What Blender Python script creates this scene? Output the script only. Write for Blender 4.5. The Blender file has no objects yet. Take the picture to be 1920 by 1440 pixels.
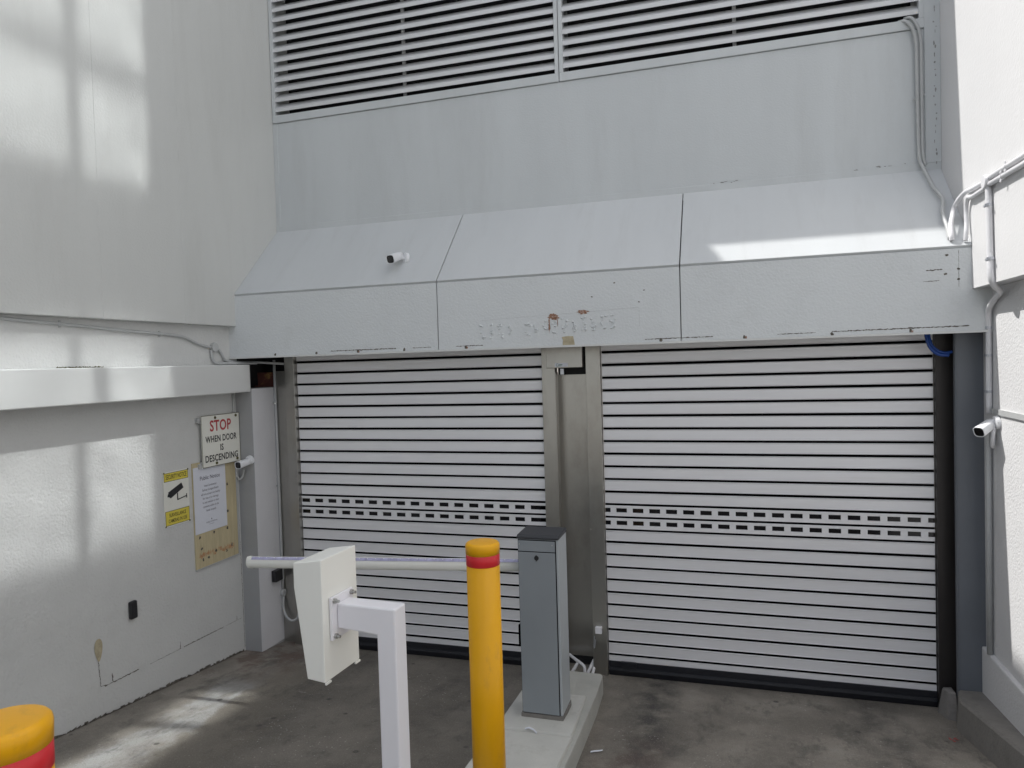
import bpy, bmesh, math, random
from math import radians, sin, cos, pi, sqrt
from mathutils import Vector, Matrix
random.seed(7)
S = bpy.context.scene
COL = S.collection

# ------------------------------------------------------------------ camera
YAW, PITCH, ROLL = .297065, .030827, -.029956
fw = Vector((-sin(YAW)*cos(PITCH), cos(YAW)*cos(PITCH), -sin(PITCH)))
rt = fw.cross(Vector((0, 0, 1))).normalized(); up = rt.cross(fw)
r2 = rt*cos(ROLL) + up*sin(ROLL); u2 = -rt*sin(ROLL) + up*cos(ROLL)
cd = bpy.data.cameras.new('camera'); cam = bpy.data.objects.new('camera', cd); COL.objects.link(cam)
cam.matrix_world = Matrix(((r2.x, u2.x, -fw.x, 0), (r2.y, u2.y, -fw.y, -6), (r2.z, u2.z, -fw.z, 0), (0, 0, 0, 1)))
cd.sensor_width = 36; cd.lens = 36*1330/1920; cd.clip_end = 1000; cd.clip_start = .05
S.camera = cam

# ------------------------------------------------------------------ light
SUN = Vector((-1, .17, 1.55)).normalized()          # towards the sun
EL = math.asin(SUN.z); AZ = math.atan2(SUN.x, SUN.y)
w = bpy.data.worlds.new('World'); S.world = w; w.use_nodes = True
nt = w.node_tree; nt.nodes.clear()
sky = nt.nodes.new('ShaderNodeTexSky'); sky.sky_type = 'NISHITA'; sky.sun_disc = False
sky.sun_elevation = EL; sky.sun_rotation = AZ; sky.air_density = 1.0; sky.dust_density = 2.0; sky.ozone_density = .8
bg = nt.nodes.new('ShaderNodeBackground'); bg.inputs['Strength'].default_value = .13
wo = nt.nodes.new('ShaderNodeOutputWorld')
hs = nt.nodes.new('ShaderNodeHueSaturation'); hs.inputs['Saturation'].default_value = .42
nt.links.new(sky.outputs[0], hs.inputs['Color']); nt.links.new(hs.outputs[0], bg.inputs[0]); nt.links.new(bg.outputs[0], wo.inputs[0])
sl = bpy.data.lights.new('sun', 'SUN'); sl.energy = 3.2; sl.angle = radians(.5); sl.color = (1, .975, .94)
so = bpy.data.objects.new('sun', sl); COL.objects.link(so)
so.rotation_euler = SUN.to_track_quat('Z', 'Y').to_euler()
S.view_settings.view_transform = 'Standard'; S.view_settings.look = 'None'
S.view_settings.exposure = .75; S.view_settings.gamma = 1
S.cycles.use_guiding = True; S.cycles.use_surface_guiding = True
S.cycles.caustics_reflective = True; S.cycles.blur_glossy = 0.0
S.cycles.sample_clamp_indirect = 12; S.cycles.max_bounces = 10; S.cycles.diffuse_bounces = 6

# ------------------------------------------------------------------ helpers
def N(nt, t, **k):
    n = nt.nodes.new(t)
    for a, b in k.items(): setattr(n, a, b)
    return n

def mat(name, col, rough=.6, metal=0, var=.06, vscale=1.5, bump=0, bscale=60, bdet=3, grime=0, gcol=(.1, .09, .07), gscale=2.5, gthr=.6, col2=None, stretch=None, spec=.5, bdist=.01, aniso=0, voro=0):
    m = bpy.data.materials.new(name); m.use_nodes = True; nt = m.node_tree
    b = nt.nodes['Principled BSDF']; L = nt.links
    b.inputs['Roughness'].default_value = rough; b.inputs['Metallic'].default_value = metal
    b.inputs['Specular IOR Level'].default_value = spec
    tc = N(nt, 'ShaderNodeTexCoord'); src = tc.outputs['Object']
    if stretch:
        mp = N(nt, 'ShaderNodeMapping'); mp.inputs['Scale'].default_value = stretch
        L.new(src, mp.inputs[0]); ssrc = mp.outputs[0]
    else: ssrc = src
    n1 = N(nt, 'ShaderNodeTexNoise'); n1.inputs['Scale'].default_value = vscale; n1.inputs['Detail'].default_value = 6; n1.inputs['Roughness'].default_value = .6
    L.new(ssrc, n1.inputs[0])
    cr = N(nt, 'ShaderNodeValToRGB'); e = cr.color_ramp.elements
    c2 = col2 or tuple(min(1, c*(1+var)) for c in col); c1 = tuple(c*(1-var) for c in col)
    e[0].position = .3; e[0].color = (*c1, 1); e[1].position = .7; e[1].color = (*c2, 1)
    L.new(n1.outputs[0], cr.inputs[0]); out = cr.outputs[0]
    if grime:
        n2 = N(nt, 'ShaderNodeTexNoise'); n2.inputs['Scale'].default_value = gscale; n2.inputs['Detail'].default_value = 9; n2.inputs['Roughness'].default_value = .7
        L.new(ssrc, n2.inputs[0])
        mr = N(nt, 'ShaderNodeMapRange'); mr.inputs[1].default_value = gthr; mr.inputs[2].default_value = gthr+.2; mr.inputs[4].default_value = grime
        L.new(n2.outputs[0], mr.inputs[0])
        mx = N(nt, 'ShaderNodeMix', data_type='RGBA'); L.new(mr.outputs[0], mx.inputs[0]); L.new(out, mx.inputs[6]); mx.inputs[7].default_value = (*gcol, 1)
        out = mx.outputs[2]
    L.new(out, b.inputs['Base Color'])
    mr = N(nt, 'ShaderNodeMapRange'); mr.inputs[3].default_value = rough*.88; mr.inputs[4].default_value = min(1, rough*1.12)
    L.new(n1.outputs[0], mr.inputs[0]); L.new(mr.outputs[0], b.inputs['Roughness'])
    if bump:
        nb = N(nt, 'ShaderNodeTexNoise'); nb.inputs['Scale'].default_value = bscale; nb.inputs['Detail'].default_value = bdet
        L.new(ssrc if aniso else src, nb.inputs[0]); h = nb.outputs[0]
        if voro:
            v = N(nt, 'ShaderNodeTexVoronoi', feature='SMOOTH_F1'); v.inputs['Scale'].default_value = bscale*.7; L.new(src, v.inputs[0])
            ma = N(nt, 'ShaderNodeMath', operation='MULTIPLY_ADD'); L.new(v.outputs[0], ma.inputs[0]); ma.inputs[1].default_value = -voro; L.new(h, ma.inputs[2]); h = ma.outputs[0]
        bp = N(nt, 'ShaderNodeBump'); bp.inputs['Strength'].default_value = bump; bp.inputs['Distance'].default_value = bdist
        L.new(h, bp.inputs['Height']); L.new(bp.outputs[0], b.inputs['Normal'])
    return m

class MB:
    def __init__(s): s.v = []; s.f = []
    def add(s, vs, fs):
        o = len(s.v); s.v += [tuple(v) for v in vs]; s.f += [tuple(i+o for i in f) for f in fs]
        s.parts = getattr(s, 'parts', []) + [([tuple(v) for v in vs], list(fs))]; return s
    def build_each(s, name, m, parent=None, **k):
        for vs, fs in s.parts: MB().add(vs, fs).build(name, m, parent, **k)
    def box(s, x0, x1, y0, y1, z0, z1, M=None):
        vs = [Vector((x, y, z)) for x in (x0, x1) for y in (y0, y1) for z in (z0, z1)]
        if M is not None: vs = [M @ v for v in vs]
        return s.add(vs, [(0, 1, 3, 2), (4, 6, 7, 5), (0, 4, 5, 1), (2, 3, 7, 6), (0, 2, 6, 4), (1, 5, 7, 3)])
    def prism(s, poly, d0, d1, ax='X', M=None):
        # poly: (a,b) pairs; ax X -> (Y,Z); Y -> (X,Z); Z -> (X,Y)
        def p(a, b, d): return Vector((d, a, b)) if ax == 'X' else Vector((a, d, b)) if ax == 'Y' else Vector((a, b, d))
        n = len(poly); vs = [p(a, b, d0) for a, b in poly] + [p(a, b, d1) for a, b in poly]
        if M is not None: vs = [M @ v for v in vs]
        fs = [tuple(range(n))[::-1], tuple(range(n, 2*n))] + [(i, (i+1) % n, n+(i+1) % n, n+i) for i in range(n)]
        return s.add(vs, fs)
    def tube(s, pts, r, n=10, cap=True):
        pts = [Vector(p) for p in pts]; rings = []; ref = None
        for i, p in enumerate(pts):
            t = (pts[min(i+1, len(pts)-1)]-pts[max(i-1, 0)]).normalized()
            if ref is None: ref = t.orthogonal().normalized()
            ref = (ref - t*ref.dot(t)).normalized(); b = t.cross(ref)
            rr = r[i] if isinstance(r, (list, tuple)) else r
            rings.append([p+(ref*cos(2*pi*k/n)+b*sin(2*pi*k/n))*rr for k in range(n)])
        vs = [v for g in rings for v in g]
        fs = [(i*n+k, i*n+(k+1) % n, (i+1)*n+(k+1) % n, (i+1)*n+k) for i in range(len(pts)-1) for k in range(n)]
        if cap: fs += [tuple(range(n))[::-1], tuple(range((len(pts)-1)*n, len(pts)*n))]
        return s.add(vs, fs)
    def lathe(s, prof, c=(0, 0), n=40):
        vs = [(c[0]+r*cos(2*pi*k/n), c[1]+r*sin(2*pi*k/n), z) for r, z in prof for k in range(n)]
        fs = [(i*n+k, i*n+(k+1) % n, (i+1)*n+(k+1) % n, (i+1)*n+k) for i in range(len(prof)-1) for k in range(n)]
        fs += [tuple(range(n))[::-1], tuple(range((len(prof)-1)*n, len(prof)*n))]
        return s.add(vs, fs)
    def build(s, name, m, parent=None, bevel=0, smooth=False, label=None):
        me = bpy.data.meshes.new(name); me.from_pydata(s.v, [], s.f)
        bm = bmesh.new(); bm.from_mesh(me); bmesh.ops.recalc_face_normals(bm, faces=bm.faces); bm.to_mesh(me); bm.free()
        me.materials.append(m); o = bpy.data.objects.new(name, me); COL.objects.link(o)
        if parent: o.parent = parent; o.matrix_parent_inverse = parent.matrix_world.inverted()
        if smooth: me.shade_smooth() if False else me.polygons.foreach_set('use_smooth', [True]*len(me.polygons))
        if bevel:
            b = o.modifiers.new('bevel', 'BEVEL'); b.width = bevel; b.segments = 2; b.limit_method = 'ANGLE'; b.angle_limit = radians(35)
        if label: o['label'] = label
        return o

def smooth_path(pts, k=6):
    P = [Vector(p) for p in pts]; P = [P[0]*2-P[1]] + P + [P[-1]*2-P[-2]]; out = []
    for i in range(1, len(P)-2):
        for j in range(k):
            t = j/k; a, b, c, d = P[i-1:i+3]
            out.append(.5*((2*b)+(c-a)*t+(2*a-5*b+4*c-d)*t*t+(3*b-a-3*c+d)*t**3))
    return out + [P[-2]]

def tag(o, label=None, cat=None, group=None, kind=None):
    for k, v in (('label', label), ('category', cat), ('group', group), ('kind', kind)):
        if v: o[k] = v
    return o

def empty(name, loc, label, cat, group=None):
    o = bpy.data.objects.new(name, None); o.location = loc; o.empty_display_size = .1; COL.objects.link(o)
    bpy.context.view_layer.update()
    return tag(o, label, cat, group)

def text_mb(items):
    """items: (string, u, v, height, bold, xscale, spacing) -> flat lettering polygons in (u,v)"""
    vs, fs = [], []
    for (t, u, v, h, bold, xs, sp) in items:
        c = bpy.data.curves.new('t', 'FONT'); c.body = t; c.align_x = 'CENTER'; c.align_y = 'CENTER'
        c.size = 1; c.offset = bold; c.space_character = sp; c.resolution_u = 3; c.extrude = 0
        o = bpy.data.objects.new('t', c); COL.objects.link(o)
        dg = bpy.context.evaluated_depsgraph_get(); me = o.evaluated_get(dg).to_mesh()
        k = len(vs); sc = h/.7
        vs += [(u+p.co.x*sc*xs, v+p.co.y*sc) for p in me.vertices]; fs += [tuple(i+k for i in p.vertices) for p in me.polygons]
        o.evaluated_get(dg).to_mesh_clear(); bpy.data.objects.remove(o); bpy.data.curves.remove(c)
    return vs, fs

def wall_text(items, frame, m, name, parent, d=.0012):
    vs, fs = text_mb(items); b = MB(); b.add([frame(u, v, d) for u, v in vs], fs)
    return b.build(name, m, parent)

def ragged(b, pts, wid, fr, jit=.5, step=.009):
    wid *= .7
    """irregular strip following (u,v) points at offset given by frame fr"""
    up_, dn = [], []
    for (a, c) in zip(pts[:-1], pts[1:]):
        L = math.dist(a, c); n = max(2, int(L/step))
        for i in range(n):
            t = i/n; u = a[0]+(c[0]-a[0])*t; v = a[1]+(c[1]-a[1])*t
            nx, ny = -(c[1]-a[1])/L, (c[0]-a[0])/L
            wv = wid*(.35+random.random()*jit*1.8); o = random.uniform(-.4, .4)*wid
            up_.append((u+nx*(o+wv/2), v+ny*(o+wv/2))); dn.append((u+nx*(o-wv/2), v+ny*(o-wv/2)))
    k = len(up_); b.add([fr(*p) for p in up_+dn], [(i, i+1, k+i+1, k+i) for i in range(k-1)])

def blob(b, u, v, ru, rv, fr, n=18, jit=.35):
    ph = [1+random.uniform(-jit, jit) for _ in range(n)]
    b.add([fr(u, v)] + [fr(u+ru*ph[i]*cos(2*pi*i/n), v+rv*ph[i]*sin(2*pi*i/n)) for i in range(n)], [(0, 1+i, 1+(i+1) % n) for i in range(n)])

GA, GB = -2.715, -.093
def gz(y): return GA + GB*min(0, max(y, -8.5))

# ------------------------------------------------------------------ materials
m_left = mat('plaster_left', (.56, .57, .555), .55, var=.03, vscale=1.2, bump=.35, bscale=55, bdist=.006, grime=.22, gcol=(.42, .42, .40), gscale=1.4, gthr=.52, stretch=(1, 2.2, .35))
m_leftlow = mat('plaster_left_low', (.57, .575, .565), .5, var=.03, bump=.6, bscale=60, bdist=.007, voro=.5, grime=.25, stretch=(1, 1.6, 2.2), gcol=(.4, .4, .38), gscale=1.1, gthr=.55)
m_right = mat('plaster_right', (.62, .62, .625), .6, var=.02, bump=.25, bscale=55, bdist=.006, grime=.12, gcol=(.45, .45, .45), gscale=1.5, gthr=.58)
m_rightlow = mat('plaster_right_low', (.62, .62, .625), .6, var=.02, bump=.55, bscale=75, bdist=.006, voro=.5, grime=.15, gcol=(.5, .49, .47), gscale=3)
m_fac = mat('facade_paint', (.515, .54, .55), .5, var=.04, vscale=.9, bump=.4, bscale=70, bdist=.004, grime=.3, gcol=(.42, .43, .43), gscale=1.6, gthr=.52, stretch=(2.2, 1, .35))
m_fascia = mat('fascia_render', (.61, .635, .645), .55, var=.04, vscale=1.2, bump=.5, bscale=75, bdist=.005, voro=.5, grime=.22, gcol=(.40, .41, .40), gscale=3, gthr=.55)
m_slope = mat('slope_panel_paint', (.53, .55, .56), .42, var=.03, vscale=.8, bump=.15, bscale=70, bdist=.003, grime=.35, gcol=(.44, .45, .45), gscale=2.2, gthr=.52, stretch=(3, .5, .5))
m_beam = mat('beam_paint', (.6, .61, .6), .35, var=.02, bump=.08, bscale=40, bdist=.004, grime=.1, gcol=(.45, .45, .43), gscale=2)
m_pillar = mat('pillar_paint', (.34, .345, .35), .5, var=.05, bump=.3, bscale=50, bdist=.004, grime=.25, gcol=(.25, .24, .22), gscale=4, gthr=.6)
m_white = mat('white_powder_coat', (.80, .79, .82), .35, var=.015, vscale=3, bump=.04, bscale=300, bdist=.001, grime=.08, gcol=(.6, .58, .54), gscale=5)
m_cream = mat('cream_powder_coat', (.83, .83, .78), .38, var=.015, vscale=3, bump=.04, bscale=300, bdist=.001, grime=.1, gcol=(.62, .60, .52), gscale=6)
m_dark = mat('black_gap', (.012, .012, .014), .7)
m_rubber = mat('black_rubber', (.0025, .0025, .003), .9, spec=0)
m_seal = mat('bottom_rubber', (.010, .011, .016), .5)
m_slat = mat('anodised_slat', (.81, .81, .83), .38, .15, var=.03, vscale=1.2, stretch=(.35, 1, 5), bump=.06, bscale=9, bdist=.003, grime=.3, gcol=(.60, .59, .57), gscale=2.4, gthr=.5)
m_steel = mat('brushed_stainless', (.40, .39, .365), .30, .88, var=.05, vscale=2.0, stretch=(1.5, 1.5, .7), bump=.03, bscale=120, bdist=.001, grime=.45, gcol=(.22, .20, .17), gscale=1.6, gthr=.50)
m_steeld = mat('dark_reflection_steel', (.035, .031, .03), .4, .3, var=.15, grime=.3, gcol=(.06, .055, .05), gscale=3)  # same stainless as the other guides; dark reflection put into the colour
m_blue = mat('slate_blue_paint', (.135, .148, .168), .4, var=.07, vscale=2, bump=.06, bscale=60, bdist=.002, grime=.25, gcol=(.07, .075, .09), gscale=2.5)
m_louv = mat('louvre_aluminium', (.62, .63, .64), .45, .1, var=.04, grime=.3, gcol=(.33, .31, .29), gscale=3, stretch=(.5, 1, 3))
m_conc = mat('pale_concrete', (.42, .42, .39), .85, var=.10, vscale=4, bump=.5, bscale=90, bdist=.006, grime=.6, gcol=(.2, .19, .17), gscale=4, gthr=.56)
m_concd = mat('dirty_concrete', (.20, .19, .175), .9, var=.2, vscale=5, bump=.6, bscale=80, bdist=.008, grime=.6, gcol=(.08, .075, .07), gscale=5, gthr=.5)
m_conc2 = mat('broken_concrete', (.21, .20, .19), .9, var=.2, vscale=9, bump=.8, bscale=60, bdist=.01, grime=.6, gcol=(.12, .11, .10), gscale=9, gthr=.5)
m_yellow = mat('yellow_bollard_paint', (.78, .385, .004), .33, var=.05, vscale=3, bump=.05, bscale=9, bdist=.004, grime=.55, gcol=(.42, .22, .04), gscale=11, gthr=.57, stretch=(1, 1, .35), spec=.35)
m_red = mat('red_tape', (.62, .02, .03), .35, var=.08, vscale=10, bump=.08, bscale=18, bdist=.003)
m_cab = mat('grey_cabinet_paint', (.25, .275, .295), .38, var=.03, vscale=2, bump=.05, bscale=250, bdist=.001, grime=.15, gcol=(.27, .26, .24), gscale=4)
m_cabl = mat('pale_cabinet_side', (.40, .43, .45), .38, var=.04, grime=.3, gcol=(.26, .25, .23), gscale=5)
m_lid = mat('charcoal_lid', (.035, .037, .043), .55, var=.1, bump=.2, bscale=150, bdist=.001)
m_sign = mat('sign_white_enamel', (.72, .72, .66), .35, var=.03, grime=.2, gcol=(.5, .44, .32), gscale=9, gthr=.55)
m_signr = mat('sign_red', (.42, .04, .045), .5); m_black = mat('sign_black', (.015, .015, .017), .5)
m_yel = mat('sign_yellow', (.66, .55, .07), .4, var=.05)
m_paper = mat('laminated_paper', (.66, .68, .74), .25, var=.015)
m_ink = mat('printed_ink', (.10, .10, .13), .5)
m_ply = mat('weathered_board', (.50, .43, .27), .75, var=.12, vscale=6, stretch=(1, 6, .7), bump=.2, bscale=40, bdist=.003, grime=.5, gcol=(.30, .24, .14), gscale=5, gthr=.52)
m_cond = mat('painted_conduit', (.42, .43, .43), .45, var=.06, vscale=8, grime=.25, gcol=(.28, .28, .27), gscale=7)
m_condw = mat('white_conduit', (.66, .66, .68), .4, var=.04, vscale=8, grime=.25, gcol=(.4, .39, .38), gscale=7)
m_zinc = mat('zinc_saddle', (.5, .52, .56), .3, .8, var=.1)
m_camw = mat('camera_shell', (.75, .76, .78), .3, var=.02); m_lens = mat('camera_glass', (.004, .004, .005), .08)
m_rust = mat('rusty_steel', (.13, .045, .035), .8, var=.3, vscale=8, grime=.9, gcol=(.65, .42, .12), gscale=7, gthr=.56, bump=.6, bscale=60, bdist=.006)
m_ruststain = mat('rust_stain', (.27, .13, .075), .9, var=.35, vscale=60, grime=.9, gcol=(.5, .5, .48), gscale=60, gthr=.48)
m_bcable = mat('blue_cable_sheath', (.01, .055, .26), .35, var=.1)
m_glass = mat('dark_vision_glass', (.006, .006, .008), .12, spec=.4)
m_chip = mat('bare_render', (.40, .35, .24), .85, var=.2, vscale=30, grime=.6, gcol=(.18, .14, .08), gscale=25, gthr=.55)
m_crack = mat('dark_crack', (.10, .088, .072), .9, var=.5, vscale=40, grime=.8, gcol=(.22, .21, .19), gscale=28, gthr=.5)
m_smudge = mat('dust_smudge', (.27, .27, .265), .9, var=.35, vscale=40)
m_moss = mat('mossy_dirt', (.09, .085, .035), .95, var=.5, vscale=30)
m_led = mat('purple_led_strip', (.40, .39, .56), .25, var=.2, vscale=25, stretch=(1, .2, .2))
m_chrome = mat('bolt_steel', (.45, .45, .44), .3, .9, var=.15)
m_redl = mat('red_leaf_litter', (.35, .05, .05), .7)

def glass_mirror():
    m = bpy.data.materials.new('coated_window_glass'); m.use_nodes = True
    b = m.node_tree.nodes['Principled BSDF']
    b.inputs['Base Color'].default_value = (.50, .525, .54, 1); b.inputs['Metallic'].default_value = 1; b.inputs['Roughness'].default_value = .045
    nt = m.node_tree; tc = N(nt, 'ShaderNodeTexCoord'); n = N(nt, 'ShaderNodeTexNoise'); n.inputs['Scale'].default_value = 1.6; n.inputs['Detail'].default_value = 1
    bp = N(nt, 'ShaderNodeBump'); bp.inputs['Distance'].default_value = .0007; bp.inputs['Strength'].default_value = 1
    nt.links.new(tc.outputs['Object'], n.inputs[0]); nt.links.new(n.outputs[0], bp.inputs['Height']); nt.links.new(bp.outputs[0], b.inputs['Normal'])
    return m
m_mirror = glass_mirror()

def ground_mat():
    m = bpy.data.materials.new('stained_concrete_drive'); m.use_nodes = True; nt = m.node_tree; L = nt.links
    b = nt.nodes['Principled BSDF']; tc = N(nt, 'ShaderNodeTexCoord'); P = tc.outputs['Object']
    def noise(sc, det=8, ro=.6, st=None, off=None):
        n = N(nt, 'ShaderNodeTexNoise'); n.inputs['Scale'].default_value = sc; n.inputs['Detail'].default_value = det; n.inputs['Roughness'].default_value = ro
        s = P
        if st or off:
            mp = N(nt, 'ShaderNodeMapping'); mp.inputs['Scale'].default_value = st or (1, 1, 1); mp.inputs['Location'].default_value = off or (0, 0, 0); L.new(P, mp.inputs[0]); s = mp.outputs[0]
        L.new(s, n.inputs[0]); return n.outputs[0]
    def rng(v, a, b_, lo=0, hi=1):
        r = N(nt, 'ShaderNodeMapRange'); r.interpolation_type = 'SMOOTHSTEP'
        for i, x in enumerate((a, b_, lo, hi)): r.inputs[i+1].default_value = x
        L.new(v, r.inputs[0]); return r.outputs[0]
    def mixc(f, a, c):
        x = N(nt, 'ShaderNodeMix', data_type='RGBA'); L.new(f, x.inputs[0])
        if isinstance(a, tuple): x.inputs[6].default_value = (*a, 1)
        else: L.new(a, x.inputs[6])
        x.inputs[7].default_value = (*c, 1); return x.outputs[2]
    def M(op, a, c):
        x = N(nt, 'ShaderNodeMath', operation=op)
        for i, q in enumerate((a, c)):
            if isinstance(q, (int, float)): x.inputs[i].default_value = q
            else: L.new(q, x.inputs[i])
        return x.outputs[0]
    sx = N(nt, 'ShaderNodeSeparateXYZ'); L.new(P, sx.inputs[0]); X, Y = sx.outputs[0], sx.outputs[1]
    c = mixc(rng(noise(2.2), .35, .7), (.175, .158, .134), (.29, .264, .225))
    c = mixc(M('MULTIPLY', rng(noise(9, 9, .75), .52, .75), .5), c, (.26, .245, .225))
    c = mixc(M('MULTIPLY', rng(noise(45, 4, .7), .55, .75), .35), c, (.30, .28, .26))
    # dark wheel tracks running out of each door
    for cx, wd, s in ((-.60, .32, .95), (.98, .30, .7), (-3.2, .3, .45), (-2.2, .3, .4)):
        wob = M('MULTIPLY', M('SUBTRACT', noise(1.1, 3), .5), .35)
        d = M('ABSOLUTE', M('SUBTRACT', M('ADD', X, wob), cx), 0)
        c = mixc(M('MULTIPLY', M('MULTIPLY', rng(d, 0, wd, 1, 0), s), rng(noise(6), .3, .65)), c, (.055, .052, .048))
    # pale lime wash spill along the foot of the side wall
    wob = M('MULTIPLY', M('SUBTRACT', noise(1.6, 7, .65), .5), .9)
    u = M('ADD', M('ADD', X, M('MULTIPLY', Y, .12)), wob)
    band = M('MULTIPLY', rng(u, -3.95, -3.85, 1, 0), rng(u, -4.35, -4.2, 0, 1))
    fade = rng(Y, -.9, -1.3, 0, 1)
    c = mixc(M('MULTIPLY', M('MULTIPLY', band, fade), rng(noise(5, 8, .7, (1, .5, 1)), .35, .6, .25, .8)), c, (.42, .42, .41))
    tan = M('MULTIPLY', rng(u, -3.5, -3.3, 1, 0), rng(u, -4.0, -3.85, 0, 1))
    c = mixc(M('MULTIPLY', tan, .55), c, (.22, .195, .155))
    red = M('MULTIPLY', rng(X, -3.6, -3.9, 0, 1), rng(Y, -1.2, -.6, 0, 1))
    c = mixc(M('MULTIPLY', M('MULTIPLY', red, rng(noise(4, 8), .4, .6)), .7), c, (.10, .055, .04))
    redr = M('MULTIPLY', rng(M('ABSOLUTE', M('SUBTRACT', X, -.75), 0), .1, .45, 1, 0), rng(Y, -.9, -1.5, 0, 1))
    c = mixc(M('MULTIPLY', M('MULTIPLY', redr, rng(noise(3), .35, .6)), .5), c, (.13, .085, .07))
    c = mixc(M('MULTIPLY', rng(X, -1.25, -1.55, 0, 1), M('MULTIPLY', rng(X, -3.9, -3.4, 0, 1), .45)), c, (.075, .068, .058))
    spots = N(nt, 'ShaderNodeTexVoronoi'); spots.inputs['Scale'].default_value = 3.6; L.new(P, spots.inputs[0])
    c = mixc(M('MULTIPLY', rng(spots.outputs[0], .05, .10, 1, 0), .75), c, (.035, .032, .028))
    c = mixc(M('MULTIPLY', rng(noise(150, 3, .8), .5, .68), .45), c, (.07, .066, .06))
    c = mixc(M('MULTIPLY', rng(noise(120, 3, .8, None, (4, 4, 4)), .54, .7), .5), c, (.40, .375, .335))
    fl_ = N(nt, 'ShaderNodeTexVoronoi'); fl_.inputs['Scale'].default_value = 26; L.new(P, fl_.inputs[0])
    c = mixc(M('MULTIPLY', M('MULTIPLY', rng(fl_.outputs[0], .10, .16, 1, 0), rng(noise(1.7, 4), .52, .62)), .8), c, (.42, .41, .38))
    sc = M('MULTIPLY', rng(noise(11, 10, .8, (.6, 1.6, 1), (3, 1, 0)), .58, .66), rng(noise(1.3, 3, .5, None, (7, 2, 0)), .42, .56))
    c = mixc(M('MULTIPLY', sc, .75), c, (.33, .315, .29))
    dk = M('MULTIPLY', rng(noise(3.5, 10, .75, (1.5, .8, 1), (1, 5, 0)), .50, .66), .6)
    c = mixc(dk, c, (.075, .070, .063))
    L.new(c, b.inputs['Base Color']); b.inputs['Roughness'].default_value = .82
    bp = N(nt, 'ShaderNodeBump'); bp.inputs['Strength'].default_value = .8; bp.inputs['Distance'].default_value = .010
    L.new(M('ADD', noise(90, 5), M('MULTIPLY', noise(12), .8)), bp.inputs['Height']); L.new(bp.outputs[0], b.inputs['Normal'])
    return m
m_ground = ground_mat()

# ------------------------------------------------------------------ ground
b = MB()
ys = [3, 0, -8.5, -300]
xs = [-300, 300]
ys = [300, 0, -8.5, -300]
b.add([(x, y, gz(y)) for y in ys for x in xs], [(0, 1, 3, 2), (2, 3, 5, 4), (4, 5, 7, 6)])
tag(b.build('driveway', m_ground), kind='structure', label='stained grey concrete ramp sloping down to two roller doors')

b = MB(); zz = gz(-9)+.004
b.add([(-40, -9, zz), (40, -9, zz), (40, -26, zz), (-40, -26, zz)], [(0, 1, 2, 3)])  # unseen pale sheet added to bounce sunlight back onto the doors
tag(b.build('bounce_pavement', mat('bounce_paving', (.42, .41, .38), .85, var=.1, vscale=2)), kind='structure', label='unseen pale paving added behind the viewer to bounce light')

# ------------------------------------------------------------------ left wall
XL, XLL = -4.40, -4.48
root = empty('side_wall', (XLL, -4, GA), 'tall pale grey rendered wall on the left with overhanging upper half', 'wall')
YS, YE = -8.5, 6
b = MB()
b.box(XL-1.5, XL, YS, YE, .41, 7.5)
b.build('upper_wall', m_left, root, bevel=.006)
b = MB(); b.box(XLL-1.2, XLL, YS, -.3, -3.1, .409); b.box(XLL-1.2, XLL, -.3, .5, -3.1, -.2)
b.build('lower_wall', m_leftlow, root)
# construction seams: shallow raised ridges in the render
b = MB()
for y in (-1.85, -1.02): b.box(XL, XL+.002, y-.012, y+.012, .41, 5)
b.build('render_ridge', m_left, root, bevel=.003)
fl = lambda u, v, d=.0015: (XLL+d, u, v)
b = MB()
ragged(b, [(-1.93, -2.315), (-1.60, -2.325)], .012, fl, .5)
ragged(b, [(-1.5, -2.33), (-1.15, -2.337)], .005, fl, .5)
ragged(b, [(-1.13, -2.337), (-.62, -2.35)], .010, fl, .6)
ragged(b, [(-.6, -2.35), (-.37, -2.355)], .004, fl, .5)
ragged(b, [(-1.98, -2.06), (-1.965, -2.30), (-1.90, -2.315)], .010, fl, .5)
ragged(b, [(-1.86, -2.31), (-1.86, -2.24)], .014, fl, .5)
ragged(b, [(-1.17, -2.335), (-1.17, -2.27)], .012, fl, .5)
ragged(b, [(-.45, -2.35), (-.45, -2.30)], .010, fl, .5)
ragged(b, [(-.385, -.42), (-.36, -1.2), (-.352, -2.66)], .010, fl, .3)
b.build_each('crack', m_crack, root)
b = MB(); b.add([fl(-1.97+(.034*cos(2*pi*i/28)*(1+.35*sin(2*pi*i/28))), -2.03+.085*sin(2*pi*i/28), .0022) for i in range(28)], [tuple(range(28))]); b.build('bare_patch', m_chip, root)
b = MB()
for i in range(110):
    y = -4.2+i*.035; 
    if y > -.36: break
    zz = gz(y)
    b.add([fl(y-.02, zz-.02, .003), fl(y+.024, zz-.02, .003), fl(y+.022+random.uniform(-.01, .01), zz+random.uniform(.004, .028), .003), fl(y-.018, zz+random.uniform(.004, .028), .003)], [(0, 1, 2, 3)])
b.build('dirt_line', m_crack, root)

# ledge beam on the left wall
b = MB(); b.box(XLL, -4.29, YS, -.355, -.205, .05)
tag(b.build('ledge_beam', m_beam, bevel=.008), 'long pale concrete ledge beam projecting from the left wall above the signs', 'beam')
rb = bpy.data.objects[-1] if False else None
b = MB()
fr = lambda u, v: (XLL+.0025, u, v)
for u0, u1 in ((-2.2, -1.80),): ragged(b, [(u0, .057), (u1, .056)], .010, fr, .9)
tag(b.build('debris_line', m_moss), 'thin line of dirt and old leaves along the top of the left ledge beam', 'dirt')

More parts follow.
